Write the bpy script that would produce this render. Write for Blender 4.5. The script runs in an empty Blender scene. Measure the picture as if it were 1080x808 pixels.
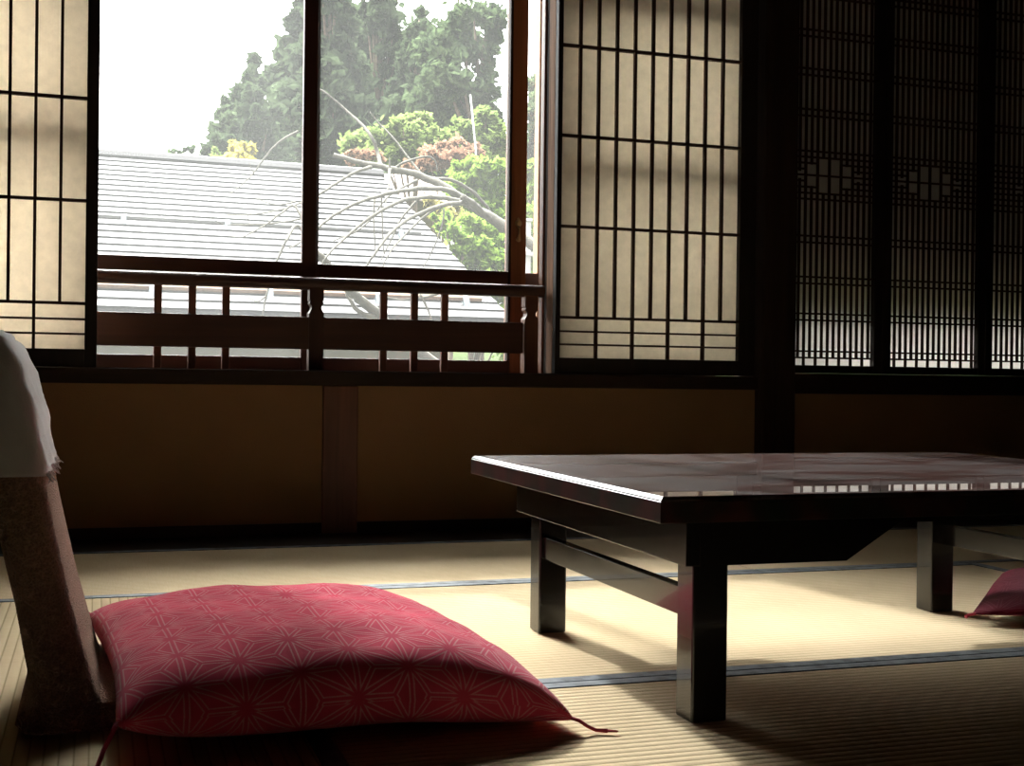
import bpy, bmesh, math, random
import numpy as np
from mathutils import Vector, Matrix

random.seed(7)
rng = np.random.default_rng(7)
scene = bpy.context.scene
COL = scene.collection

# ------------------------------------------------------------------ camera
F_PX, YAW, PITCH, ROLL, EYE = 1333.2, math.radians(18.169), math.radians(-0.193), math.radians(0.698), 0.48
CXP, CYP = 540.0, 404.0
fwd = Vector((math.sin(YAW) * math.cos(PITCH), math.cos(YAW) * math.cos(PITCH), math.sin(PITCH)))
rgt0 = Vector((math.cos(YAW), -math.sin(YAW), 0))
up0 = rgt0.cross(fwd)
rgt = math.cos(ROLL) * rgt0 + math.sin(ROLL) * up0
upv = -math.sin(ROLL) * rgt0 + math.cos(ROLL) * up0
cam_data = bpy.data.cameras.new('camera')
cam_data.sensor_width = 36.0
cam_data.lens = 36.0 * F_PX / 1080.0
cam_data.clip_start = 0.05
cam_data.clip_end = 500
cam = bpy.data.objects.new('camera', cam_data)
COL.objects.link(cam)
cam.matrix_world = Matrix(((rgt.x, upv.x, -fwd.x, 0), (rgt.y, upv.y, -fwd.y, 0), (rgt.z, upv.z, -fwd.z, EYE), (0, 0, 0, 1)))
scene.camera = cam


def at(px, py, Y):
    """world point seen at photo pixel (px, py) at distance Y along the room's depth axis"""
    d = fwd + rgt * ((px - CXP) / F_PX) - upv * ((py - CYP) / F_PX)
    return Vector((0, 0, EYE)) + d * (Y / d.y)


# ------------------------------------------------------------------ light
SKY, FILL_GLOW, SUN = 2.5, 94.0, 4.8
SUN_AZ, SUN_T = math.radians(9.0), 0.62          # sun comes from beyond the window; T = drop per metre of depth
world = bpy.data.worlds.new('world')
scene.world = world
world.use_nodes = True
wn = world.node_tree
wn.nodes.clear()
w_out = wn.nodes.new('ShaderNodeOutputWorld')
w_bg = wn.nodes.new('ShaderNodeBackground')
w_bg.inputs['Color'].default_value = (1.0, 0.99, 0.965, 1)
wn.links.new(w_bg.outputs[0], w_out.inputs[0])
# bright overcast plus a broad unseen glow added to light the room
sun_dir = Vector((math.tan(SUN_AZ), -1.0, -SUN_T)).normalized()
w_tc = wn.nodes.new('ShaderNodeTexCoord')
w_dot = wn.nodes.new('ShaderNodeVectorMath')
w_dot.operation = 'DOT_PRODUCT'
wn.links.new(w_tc.outputs['Generated'], w_dot.inputs[0])
w_dot.inputs[1].default_value = Vector((-math.tan(SUN_AZ + 0.30), 1.0, 2.5)).normalized()[:]    # added glow sits high above the sun to reach the floor
w_m = []
for op, val in (('MAXIMUM', 0.0), ('POWER', 4.5), ('MULTIPLY', FILL_GLOW), ('ADD', SKY)):
    nd = wn.nodes.new('ShaderNodeMath')
    nd.operation = op
    nd.inputs[1].default_value = val
    wn.links.new(w_m[-1].outputs[0] if w_m else w_dot.outputs['Value'], nd.inputs[0])
    w_m.append(nd)
wn.links.new(w_m[-1].outputs[0], w_bg.inputs['Strength'])

sun_data = bpy.data.lights.new('sun', 'SUN')
sun_data.energy = SUN
sun_data.angle = math.radians(1.9)
sun_data.color = (1.0, 0.995, 0.985)
sun = bpy.data.objects.new('sun', sun_data)
COL.objects.link(sun)
sun.rotation_euler = sun_dir.to_track_quat('-Z', 'Y').to_euler()
sun.location = (-3, 12, 9)

vs = scene.view_settings
vs.view_transform = 'Standard'
vs.look = 'None'
vs.exposure = 0.0
vs.gamma = 1.0
vs.use_curve_mapping = False
try:
    scene.cycles.max_bounces = 10
    scene.cycles.diffuse_bounces = 5
    scene.cycles.glossy_bounces = 4
    scene.cycles.transmission_bounces = 6
    scene.cycles.transparent_max_bounces = 24
    scene.cycles.sample_clamp_indirect = 6.0
    scene.cycles.use_denoising = True
except Exception:
    pass


# ------------------------------------------------------------------ helpers
def tag(o, label=None, cat=None, group=None, kind=None):
    if label: o['label'] = label
    if cat: o['category'] = cat
    if group: o['group'] = group
    if kind: o['kind'] = kind
    return o


def empty(name, loc, label=None, cat=None, group=None, kind=None):
    o = bpy.data.objects.new(name, None)
    COL.objects.link(o)
    o.location = loc
    o.empty_display_size = 0.05
    return tag(o, label, cat, group, kind)


def root_loc(o):
    v = Vector((0, 0, 0))
    while o is not None:
        v += Vector(o.location)
        o = o.parent
    return v


class MB:
    """collects shapes in world coordinates, then links them as ONE mesh object"""
    def __init__(self):
        self.v, self.f, self.uv = [], [], None

    def add(self, verts, faces):
        n = len(self.v)
        self.v += [tuple(p) for p in verts]
        self.f += [tuple(i + n for i in f) for f in faces]
        return self

    def box(self, x0, x1, y0, y1, z0, z1):
        v = [(x, y, z) for z in (z0, z1) for y in (y0, y1) for x in (x0, x1)]
        return self.add(v, [(0, 2, 3, 1), (4, 5, 7, 6), (0, 1, 5, 4), (1, 3, 7, 5), (3, 2, 6, 7), (2, 0, 4, 6)])

    def cbox(self, x0, x1, y0, y1, z0, z1, b=0.003):
        """box with chamfered edges"""
        bm = bmesh.new()
        m = MB().box(x0, x1, y0, y1, z0, z1)
        vs_ = [bm.verts.new(p) for p in m.v]
        for f in m.f:
            bm.faces.new([vs_[i] for i in f])
        bmesh.ops.bevel(bm, geom=list(bm.edges), offset=b, segments=2, profile=0.5, affect='EDGES')
        bm.verts.ensure_lookup_table()
        bm.verts.index_update()
        self.add([v.co[:] for v in bm.verts], [[v.index for v in f.verts] for f in bm.faces])
        bm.free()
        return self

    def prism(self, poly, a0, a1, axis='y'):
        """closed polygon extruded along an axis; poly in the two other axes"""
        n = len(poly)
        def P(p, a):
            return (p[0], a, p[1]) if axis == 'y' else ((a, p[0], p[1]) if axis == 'x' else (p[0], p[1], a))
        v = [P(p, a0) for p in poly] + [P(p, a1) for p in poly]
        f = [(i, (i + 1) % n, n + (i + 1) % n, n + i) for i in range(n)]
        f += [tuple(range(n))[::-1], tuple(range(n, 2 * n))]
        return self.add(v, f)

    def tube(self, pts, radii, seg=7):
        pts = [Vector(p) for p in pts]
        n = len(pts)
        if not hasattr(radii, '__len__'):
            radii = [radii] * n
        rings = []
        ref = Vector((0.3, 0.2, 0.93))
        for i, p in enumerate(pts):
            d = (pts[min(i + 1, n - 1)] - pts[max(i - 1, 0)])
            if d.length < 1e-9: d = Vector((0, 0, 1))
            d.normalize()
            a = d.cross(ref)
            if a.length < 1e-3: a = d.cross(Vector((1, 0, 0)))
            a.normalize()
            b = d.cross(a)
            rings.append([p + (a * math.cos(t) + b * math.sin(t)) * radii[i] for t in [2 * math.pi * k / seg for k in range(seg)]])
        v = [q for r in rings for q in r]
        f = []
        for i in range(n - 1):
            for k in range(seg):
                f.append((i * seg + k, i * seg + (k + 1) % seg, (i + 1) * seg + (k + 1) % seg, (i + 1) * seg + k))
        f.append(tuple(range(seg))[::-1])
        f.append(tuple((n - 1) * seg + k for k in range(seg)))
        return self.add(v, f)

    def build(self, name, mat, parent=None, smooth=False, kind=None):
        v = np.array(self.v, dtype=float)
        if parent is not None:
            off = np.array(root_loc(parent))
        else:
            off = np.array([(v[:, 0].min() + v[:, 0].max()) / 2, (v[:, 1].min() + v[:, 1].max()) / 2, v[:, 2].min()])
        me = bpy.data.meshes.new(name)
        me.from_pydata((v - off).tolist(), [], self.f)
        me.update()
        bm = bmesh.new()
        bm.from_mesh(me)
        bmesh.ops.recalc_face_normals(bm, faces=list(bm.faces))
        bm.to_mesh(me)
        bm.free()
        if smooth:
            me.polygons.foreach_set('use_smooth', [True] * len(me.polygons))
        me.materials.append(mat)
        o = bpy.data.objects.new(name, me)
        COL.objects.link(o)
        if parent is not None:
            o.parent = parent
        else:
            o.location = off
        if kind: o['kind'] = kind
        return o


def sharp_smooth(o, deg=35):
    """smooth shading with hard edges kept above the angle"""
    me = o.data
    bm = bmesh.new()
    bm.from_mesh(me)
    for f in bm.faces: f.smooth = True
    for e in bm.edges:
        if len(e.link_faces) == 2 and e.calc_face_angle(0) > math.radians(deg):
            e.smooth = False
    bm.to_mesh(me)
    bm.free()
    return o


# ------------------------------------------------------------------ materials
class NT:
    def __init__(self, name):
        self.m = bpy.data.materials.new(name)
        self.m.use_nodes = True
        self.t = self.m.node_tree
        self.t.nodes.clear()
        self.out = self.t.nodes.new('ShaderNodeOutputMaterial')

    def n(self, typ, **kw):
        nd = self.t.nodes.new(typ)
        for k, v in kw.items():
            if k in nd.inputs: nd.inputs[k].default_value = v
            else: setattr(nd, k, v)
        return nd

    def l(self, a, b):
        self.t.links.new(a, b)

    def math(self, op, a, b=None, c=None):
        nd = self.t.nodes.new('ShaderNodeMath')
        nd.operation = op
        for i, x in enumerate((a, b, c)):
            if x is None: continue
            if hasattr(x, 'is_output'): self.l(x, nd.inputs[i])
            else: nd.inputs[i].default_value = x
        return nd.outputs[0]

    def coords(self, scale=(1, 1, 1), rot=(0, 0, 0), kind='Object'):
        tc = self.n('ShaderNodeTexCoord')
        mp = self.n('ShaderNodeMapping')
        mp.inputs['Scale'].default_value = scale
        mp.inputs['Rotation'].default_value = rot
        self.l(tc.outputs[kind], mp.inputs['Vector'])
        return mp.outputs[0]

    def noise(self, vec, scale, detail=3.0, rough=0.55, dist=0.0):
        nd = self.n('ShaderNodeTexNoise')
        nd.inputs['Scale'].default_value = scale
        nd.inputs['Detail'].default_value = detail
        nd.inputs['Roughness'].default_value = rough
        nd.inputs['Distortion'].default_value = dist
        self.l(vec, nd.inputs['Vector'])
        return nd.outputs[0]

    def ramp(self, fac, stops):
        nd = self.n('ShaderNodeValToRGB')
        cr = nd.color_ramp
        while len(cr.elements) < len(stops): cr.elements.new(0.5)
        for e, (p, c) in zip(cr.elements, stops):
            e.position = p
            e.color = (c[0], c[1], c[2], 1)
        self.l(fac, nd.inputs[0])
        return nd.outputs[0]

    def bump(self, h, strength=0.3, dist=0.01):
        nd = self.n('ShaderNodeBump')
        nd.inputs['Strength'].default_value = strength
        nd.inputs['Distance'].default_value = dist
        self.l(h, nd.inputs['Height'])
        return nd.outputs[0]

    def principled(self, color, rough=0.6, spec=0.4, normal=None, coat=0.0, sheen=0.0, metal=0.0, coat_rough=0.03):
        p = self.n('ShaderNodeBsdfPrincipled')
        if hasattr(color, 'is_output'): self.l(color, p.inputs['Base Color'])
        else: p.inputs['Base Color'].default_value = (*color, 1)
        if hasattr(rough, 'is_output'): self.l(rough, p.inputs['Roughness'])
        else: p.inputs['Roughness'].default_value = rough
        p.inputs['Specular IOR Level'].default_value = spec
        p.inputs['Metallic'].default_value = metal
        p.inputs['Coat Weight'].default_value = coat
        p.inputs['Coat Roughness'].default_value = coat_rough
        p.inputs['Sheen Weight'].default_value = sheen
        if normal is not None: self.l(normal, p.inputs['Normal'])
        return p

    def done(self, shader):
        self.l(shader.outputs[0], self.out.inputs['Surface'])
        return self.m


def mix(c, k):
    return tuple(min(1, x * k) for x in c)


def wood(name, c, along='z', rough=0.5, spec=0.35, contrast=0.35, scale=1.0, coat=0.0):
    t = NT(name)
    s = {'x': (1.5, 28, 28), 'y': (28, 1.5, 28), 'z': (28, 28, 1.5)}[along]
    v = t.coords(tuple(k * scale for k in s))
    n1 = t.noise(v, 1.0, 5, 0.6, 0.8)
    col = t.ramp(n1, [(0.28, mix(c, 1 - contrast)), (0.52, c), (0.78, mix(c, 1 + contrast))])
    return t.done(t.principled(col, rough, spec, t.bump(n1, 0.12, 0.004), coat))


def plain(name, c, rough=0.6, spec=0.3, var=0.12, vscale=6.0, bump=0.0, bscale=120.0, metal=0.0, coat=0.0, sheen=0.0):
    t = NT(name)
    v = t.coords()
    n1 = t.noise(v, vscale, 4)
    col = t.ramp(n1, [(0.3, mix(c, 1 - var)), (0.7, mix(c, 1 + var))])
    nrm = t.bump(t.noise(v, bscale, 3), bump, 0.004) if bump else None
    return t.done(t.principled(col, rough, spec, nrm, coat, sheen, metal))


def paper(name, c, trans, fibre=0.07):
    """washi: mostly diffuse transmission, cloudy fibres"""
    t = NT(name)
    v = t.coords((1, 1, 1))
    n1 = t.noise(v, 34, 6, 0.7)
    n2 = t.noise(v, 3.0, 3, 0.5)
    s = t.math('ADD', t.math('MULTIPLY', n1, 0.65), t.math('MULTIPLY', n2, 0.35))
    col = t.ramp(s, [(0.35, mix(c, 1 - fibre * 1.6)), (0.65, mix(c, 1 + fibre))])
    tr = t.n('ShaderNodeBsdfTranslucent')
    df = t.n('ShaderNodeBsdfDiffuse')
    t.l(col, tr.inputs['Color'])
    t.l(col, df.inputs['Color'])
    mx = t.n('ShaderNodeMixShader')
    mx.inputs[0].default_value = trans
    t.l(df.outputs[0], mx.inputs[1])
    t.l(tr.outputs[0], mx.inputs[2])
    return t.done(mx)


def glass(name, veil=0.06, tint=(0.97, 0.985, 0.98), frost=False):
    """window pane: clear with a weak mirror and a translucent veil that stands in for outdoor haze"""
    t = NT(name)
    tp = t.n('ShaderNodeBsdfTransparent', Color=(*tint, 1))
    gl = t.n('ShaderNodeBsdfGlossy', Roughness=0.02)
    fr = t.n('ShaderNodeFresnel', IOR=1.35)
    m1 = t.n('ShaderNodeMixShader')
    t.l(fr.outputs[0], m1.inputs[0])
    t.l(tp.outputs[0], m1.inputs[1])
    t.l(gl.outputs[0], m1.inputs[2])
    tl = t.n('ShaderNodeBsdfTranslucent', Color=(0.9, 0.92, 0.92, 1))  # translucent layer veils the view, standing in for haze
    m2 = t.n('ShaderNodeMixShader')
    n1 = t.noise(t.coords((1, 1, 0.6)), 1.6, 4, 0.6)
    fac = t.n('ShaderNodeMapRange')
    t.l(n1, fac.inputs[0])
    fac.inputs[1].default_value, fac.inputs[2].default_value = 0.3, 0.7
    fac.inputs[3].default_value, fac.inputs[4].default_value = veil * 0.75, veil * 1.25
    t.l(fac.outputs[0], m2.inputs[0])
    t.l(m1.outputs[0], m2.inputs[1])
    t.l(tl.outputs[0], m2.inputs[2])
    return t.done(m2)


def leaf_mat(name, c1, c2, trans=0.4):
    t = NT(name)
    v = t.coords()
    n1 = t.noise(v, 1.3, 4, 0.7)
    n2 = t.noise(v, 14.0, 2, 0.6)
    s = t.math('ADD', t.math('MULTIPLY', n1, 0.55), t.math('MULTIPLY', n2, 0.45))
    col = t.ramp(s, [(0.36, c1), (0.64, c2)])
    df = t.n('ShaderNodeBsdfDiffuse')
    tl = t.n('ShaderNodeBsdfTranslucent')
    t.l(col, df.inputs['Color'])
    t.l(col, tl.inputs['Color'])
    mx = t.n('ShaderNodeMixShader')
    mx.inputs[0].default_value = trans
    t.l(df.outputs[0], mx.inputs[1])
    t.l(tl.outputs[0], mx.inputs[2])
    return t.done(mx)


def tatami_mat(name, ribs_along):
    """woven rush: fine ribs running along one axis, pale straw"""
    t = NT(name)
    v = t.coords()
    sep = t.n('ShaderNodeSeparateXYZ')
    t.l(v, sep.inputs[0])
    across = sep.outputs[1] if ribs_along == 'x' else sep.outputs[0]
    alng = sep.outputs[0] if ribs_along == 'x' else sep.outputs[1]
    ph = t.math('MULTIPLY', across, 2 * math.pi / 0.0180)
    rib = t.math('POWER', t.math('ABSOLUTE', t.math('SINE', t.math('MULTIPLY', ph, 0.5))), 0.55)
    cmb = t.n('ShaderNodeCombineXYZ')
    t.l(t.math('MULTIPLY', alng, 320.0), cmb.inputs[0])
    t.l(t.math('MULTIPLY', across, 14.0), cmb.inputs[1])
    n1 = t.noise(cmb.outputs[0], 1.0, 3, 0.7)
    n2 = t.noise(v, 2.2, 4, 0.6)
    s = t.math('ADD', t.math('MULTIPLY', n1, 0.4), t.math('MULTIPLY', n2, 0.6))
    col = t.ramp(s, [(0.3, (0.64, 0.495, 0.31)), (0.55, (0.74, 0.59, 0.385)), (0.75, (0.79, 0.65, 0.45))])
    dk = t.n('ShaderNodeMixRGB', blend_type='MULTIPLY')
    dk.inputs[0].default_value = 1.0
    t.l(col, dk.inputs[1])
    t.l(t.ramp(rib, [(0.1, (0.62, 0.57, 0.50)), (0.6, (1, 1, 1))]), dk.inputs[2])
    h = t.math('ADD', rib, t.math('MULTIPLY', n1, 0.25))
    return t.done(t.principled(dk.outputs[0], 0.6, 0.0, t.bump(h, 0.6, 0.003), 0, 0.0))


def brocade(name, base, line, sheen=0.0, pitch=0.083):
    """silk cloth woven with a hemp-leaf star pattern of paler double threads"""
    t = NT(name)
    tc = t.n('ShaderNodeTexCoord')
    sep = t.n('ShaderNodeSeparateXYZ')
    t.l(tc.outputs['UV'], sep.inputs[0])
    x, y = sep.outputs[0], sep.outputs[1]
    h = pitch * math.sqrt(3) / 2
    us = []
    for ang in (0, 120, 240):
        a = math.radians(ang)
        us.append(t.math('MULTIPLY', t.math('ADD', t.math('MULTIPLY', x, math.cos(a)), t.math('MULTIPLY', y, math.sin(a))), 1 / h))
    fr = [t.math('SUBTRACT', u, t.math('FLOOR', u)) for u in us]
    ssum = t.math('ADD', t.math('ADD', fr[0], fr[1]), fr[2])
    isdown = t.math('GREATER_THAN', ssum, 1.5)
    bc = []
    for f in fr:     # f or 1-f
        bc.append(t.math('ADD', t.math('MULTIPLY', f, t.math('SUBTRACT', 1.0, isdown)), t.math('MULTIPLY', t.math('SUBTRACT', 1.0, f), isdown)))
    mn = t.math('MINIMUM', t.math('MINIMUM', bc[0], bc[1]), bc[2])
    mxx = t.math('MAXIMUM', t.math('MAXIMUM', bc[0], bc[1]), bc[2])
    mid = t.math('SUBTRACT', t.math('SUBTRACT', 1.0, mn), mxx)
    d = t.math('MINIMUM', mn, t.math('MULTIPLY', t.math('SUBTRACT', mid, mn), 0.6))
    lines = t.math('SUBTRACT', 1.0, t.math('MULTIPLY', t.math('ABSOLUTE', t.math('SUBTRACT', d, 0.045)), 1 / 0.022))
    lines = t.math('MAXIMUM', lines, 0.0)
    vo = t.coords((900, 260, 1), kind='UV')
    weave = t.noise(vo, 1.0, 2, 0.6)
    fac = t.math('MULTIPLY', t.math('MINIMUM', lines, 1.0), t.math('ADD', -0.05, t.math('MULTIPLY', weave, 1.2)))
    n2 = t.noise(t.coords((1, 1, 1), kind='UV'), 9.0, 4, 0.6)
    cb = t.ramp(n2, [(0.3, mix(base, 0.8)), (0.7, mix(base, 1.2))])
    mx = t.n('ShaderNodeMixRGB')
    t.l(fac, mx.inputs[0])
    t.l(cb, mx.inputs[1])
    mx.inputs[2].default_value = (*line, 1)
    hgt = t.math('ADD', t.math('MULTIPLY', d, 2.2), t.math('MULTIPLY', weave, 0.18))
    return t.done(t.principled(mx.outputs[0], 0.6, 0.0, t.bump(hgt, 0.35, 0.004), 0.0, 0.12))


def lacquer_cloud(name):
    """polished table top: cloudy marbling of mauve, rust and moss under clear lacquer"""
    t = NT(name)
    v = t.coords((2.2, 4.5, 4.5))
    n1 = t.noise(v, 1.5, 7, 0.62, 1.6)
    n2 = t.noise(v, 5.0, 5, 0.65, 0.8)
    c1 = t.ramp(n1, [(0.33, (0.030, 0.042, 0.028)), (0.43, (0.11, 0.036, 0.026)), (0.50, (0.17, 0.12, 0.11)), (0.57, (0.21, 0.185, 0.18)), (0.66, (0.07, 0.045, 0.036)), (0.74, (0.15, 0.065, 0.05))])
    mx = t.n('ShaderNodeMixRGB', blend_type='OVERLAY')
    mx.inputs[0].default_value = 0.45
    t.l(c1, mx.inputs[1])
    t.l(t.ramp(n2, [(0.3, (0.25, 0.2, 0.18)), (0.7, (0.75, 0.7, 0.7))]), mx.inputs[2])
    return t.done(t.principled(mx.outputs[0], 0.45, 0.2, None, 0.85, 0, 0, 0.006))


def boucle(name, c):
    t = NT(name)
    v = t.coords()
    vo = t.n('ShaderNodeTexVoronoi')
    vo.inputs['Scale'].default_value = 330
    t.l(v, vo.inputs['Vector'])
    n1 = t.noise(v, 60, 4, 0.7)
    s = t.math('ADD', t.math('MULTIPLY', vo.outputs[0], 0.5), t.math('MULTIPLY', n1, 0.6))
    col = t.ramp(s, [(0.25, mix(c, 0.65)), (0.5, c), (0.75, mix(c, 1.3))])
    return t.done(t.principled(col, 0.95, 0.1, t.bump(s, 1.0, 0.012), 0, 0.15))


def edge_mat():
    t = NT('blotched shade-dark lacquer')
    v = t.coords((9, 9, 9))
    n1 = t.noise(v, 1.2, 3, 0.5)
    col = t.ramp(n1, [(0.34, (0.010, 0.016, 0.010)), (0.47, (0.020, 0.012, 0.009)), (0.56, (0.060, 0.018, 0.015)), (0.7, (0.045, 0.02, 0.018))])  # same lacquer as the top, darkened for the shaded slab sides
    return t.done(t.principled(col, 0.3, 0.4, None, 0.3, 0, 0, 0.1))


M = {}
M['dark_wood_x'] = wood('dark wood lengthwise', (0.030, 0.018, 0.012), 'x', 0.6, 0.15)
M['dark_wood_z'] = wood('dark wood upright', (0.030, 0.018, 0.012), 'z', 0.7, 0.08)
M['red_wood_x'] = wood('red brown wood lengthwise', (0.065, 0.025, 0.015), 'x', 0.45, 0.35)
M['red_wood_z'] = wood('red brown wood upright', (0.15, 0.055, 0.028), 'z', 0.45, 0.35)
M['deep_wood_z'] = wood('deep brown wood upright', (0.060, 0.025, 0.017), 'z', 0.5, 0.25)
M['orange_wood_z'] = wood('light orange wood upright', (0.24, 0.10, 0.045), 'z', 0.55, 0.12)
M['pale_wood_z'] = wood('weathered pale wood upright', (0.24, 0.125, 0.068), 'z', 0.7, 0.06, 0.5)
M['grey_wood_z'] = wood('bleached shutter board', (0.085, 0.075, 0.06), 'z', 0.7, 0.1)
M['black_wood_z'] = wood('blackened shoji wood', (0.018, 0.012, 0.009), 'z', 0.55, 0.25)
M['kumiko'] = plain('shoji lattice wood', (0.05, 0.022, 0.014), 0.6, 0.25)
M['plaster'] = plain('earthen wall plaster', (0.27, 0.155, 0.075), 0.95, 0.05, 0.08, 3.0, 0.35, 240)
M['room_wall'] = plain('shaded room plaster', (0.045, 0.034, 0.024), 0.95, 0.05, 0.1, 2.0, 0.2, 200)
M['ceiling'] = wood('ceiling boards', (0.05, 0.034, 0.022), 'y', 0.6, 0.2)
M['floor_board'] = wood('dark floor board', (0.02, 0.011, 0.007), 'x', 0.5, 0.25)
M['subfloor'] = plain('old straw floor', (0.07, 0.055, 0.035), 0.9, 0.1)
M['paper'] = paper('shoji paper', (0.86, 0.785, 0.675), 0.54)
M['lattice_paper'] = paper('lattice backing paper', (0.80, 0.785, 0.75), 0.36, 0.03)
M['glass_left'] = glass('veiled pane left', 0.021)
M['glass_right'] = glass('veiled pane right', 0.0155)
M['glass_clear'] = glass('clear pane', 0.022)
M['frosted'] = paper('unseen frosted pane', (0.92, 0.93, 0.92), 0.8, 0.01)
M['brass'] = plain('aged brass', (0.42, 0.30, 0.14), 0.35, 0.5, 0.2, 40, 0, 100, 0.9)
M['tatami_x'] = tatami_mat('tatami weave crosswise', 'x')
M['tatami_y'] = tatami_mat('tatami weave lengthwise', 'y')
M['lacquer'] = plain('black lacquer', (0.007, 0.006, 0.005), 0.2, 0.5, 0.1, 5, 0, 100, 0, 0.35)
M['table_top'] = lacquer_cloud('marbled lacquer')
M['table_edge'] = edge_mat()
M['red_silk'] = brocade('red brocade', (0.52, 0.045, 0.085), (0.60, 0.38, 0.37))
M['wine_silk'] = brocade('wine brocade', (0.095, 0.005, 0.016), (0.17, 0.045, 0.06))
M['red_cord'] = plain('red silk cord', (0.42, 0.035, 0.06), 0.6, 0.3, 0.15, 60)
M['boucle'] = boucle('brown boucle', (0.42, 0.24, 0.16))
M['white_cloth'] = plain('white cotton', (0.72, 0.71, 0.69), 0.9, 0.1, 0.05, 20, 0.3, 420, 0, 0, 0.15)


def heri_mat():
    t = NT('tatami border cloth')
    v = t.coords((1, 1, 1))
    n1 = t.noise(v, 90, 3, 0.7)
    vo = t.n('ShaderNodeTexVoronoi')
    vo.inputs['Scale'].default_value = 32
    t.l(v, vo.inputs['Vector'])
    s = t.math('ADD', t.math('MULTIPLY', n1, 0.5), t.math('MULTIPLY', vo.outputs[0], 0.6))
    col = t.ramp(s, [(0.38, (0.016, 0.024, 0.036)), (0.5, (0.075, 0.095, 0.118)), (0.8, (0.16, 0.19, 0.215))])
    return t.done(t.principled(col, 0.6, 0.4, t.bump(n1, 0.2, 0.002), 0, 0.3))


M['heri'] = heri_mat()

# ------------------------------------------------------------------ room shell
YW = 3.88                      # face of the window wall
WL, WR, WB, CEIL = -2.6, 4.6, -2.2, 2.55
Z_SILL, Z_HEAD = 0.498, 2.06

MB().box(WL - .1, WR + .1, WB - .1, YW + .1, -0.12, -0.052).build('floor', M['subfloor'], kind='structure')
MB().box(WL - .1, WR + .1, WB - .1, YW + .35, CEIL, CEIL + .06).build('ceiling', M['ceiling'], kind='structure')
MB().box(WL - .1, WL, WB, YW + .1, -.05, CEIL).build('wall_left', M['room_wall'], kind='structure')
MB().box(WR, WR + .1, WB, YW + .1, -.05, CEIL).build('wall_right', M['room_wall'], kind='structure')
MB().box(WL - .1, WR + .1, WB - .1, WB, -.05, CEIL).build('wall_back', M['room_wall'], kind='structure')
# window wall: low plaster panels, upper wall, the ends
for x0, x1 in ((WL, 0.66), (0.77, 2.155), (2.285, WR)):
    MB().box(x0, x1, YW, YW + .10, -.05, 0.452).build('wall_front', M['plaster'], kind='structure')
MB().box(WL, WR, YW, YW + .12, Z_HEAD + .05, CEIL).build('wall_front', M['plaster'], kind='structure')
MB().box(WL, -0.84, YW, YW + .12, 0.452, Z_HEAD + .05).build('wall_front', M['plaster'], kind='structure')
MB().box(3.62, WR, YW, YW + .12, 0.452, Z_HEAD + .05).build('wall_front', M['plaster'], kind='structure')
# posts, sill beam, head beam, wood strip at the foot of the wall
MB().cbox(0.66, 0.77, YW - .012, YW + .1, -.05, 0.452, .004).build('trim_1', M['red_wood_z'], kind='structure')
MB().cbox(2.155, 2.285, YW - .05, YW + .12, -.05, CEIL, .006).build('trim_2', M['dark_wood_z'], kind='structure')
MB().cbox(WL, 2.155, YW - .025, YW + .34, 0.452, Z_SILL, .005).build('trim_3', M['dark_wood_x'], kind='structure')
MB().cbox(2.285, WR, YW - .03, YW + .40, 0.440, 0.512, .004).build('trim_4', M['dark_wood_x'], kind='structure')
MB().cbox(WL, 2.155, YW - .03, YW + .34, Z_HEAD, Z_HEAD + .05, .004).build('trim_5', M['dark_wood_x'], kind='structure')
MB().cbox(2.285, WR, YW - .03, YW + .40, Z_HEAD, Z_HEAD + .05, .004).build('trim_6', M['dark_wood_x'], kind='structure')
MB().cbox(3.56, 3.67, YW - .03, YW + .12, 0.452, Z_HEAD, .004).build('trim_7', M['dark_wood_z'], kind='structure')
MB().cbox(WL, WR, 3.585, YW, -.052, -.003, .003).build('baseboard_front', M['floor_board'], kind='structure')
MB().box(WL, WR, YW - .008, YW, -.003, .03).build('baseboard_front', M['floor_board'], kind='structure')
# window jamb on the right of the opening: stepped boards
MB().cbox(1.425, 1.465, 3.925, 3.985, Z_SILL, Z_HEAD, .003).build('trim_8', M['pale_wood_z'], kind='structure')
MB().cbox(1.437, 1.465, 3.987, 4.045, Z_SILL, Z_HEAD, .002).build('trim_9', M['dark_wood_z'], kind='structure')
MB().cbox(1.432, 1.465, 4.047, 4.085, Z_SILL, Z_HEAD, .003).build('trim_10', M['red_wood_z'], kind='structure')
MB().cbox(1.450, 1.485, 4.15, 4.20, Z_SILL, Z_HEAD, .003).build('trim_11', M['pale_wood_z'], kind='structure')
MB().cbox(-.90, -0.84, YW - .02, YW + .30, Z_SILL, Z_HEAD, .003).build('trim_12', M['dark_wood_z'], kind='structure')

# ------------------------------------------------------------------ tatami mats
HW = 0.031


def tatami(x0, x1, y0, y1, ribs, label):
    g = 0.0015
    r = empty('tatami_mat', ((x0 + x1) / 2, (y0 + y1) / 2, -0.051), label, 'tatami mat', 'tatami mats on the floor')
    if ribs == 'x':
        MB().box(x0 + g, x1 - g, y0 + HW, y1 - HW, -.051, -.0006).build('woven_cover', M['tatami_x'], r)
        for a, b in ((y0 + g, y0 + HW), (y1 - HW, y1 - g)):
            MB().cbox(x0 + g, x1 - g, a, b, -.051, 0.0012, .0012).build('cloth_border', M['heri'], r)
    else:
        MB().box(x0 + HW, x1 - HW, y0 + g, y1 - g, -.051, -.0006).build('woven_cover', M['tatami_y'], r)
        for a, b in ((x0 + g, x0 + HW), (x1 - HW, x1 - g)):
            MB().cbox(a, b, y0 + g, y1 - g, -.051, 0.0012, .0012).build('cloth_border', M['heri'], r)
    return r


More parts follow.
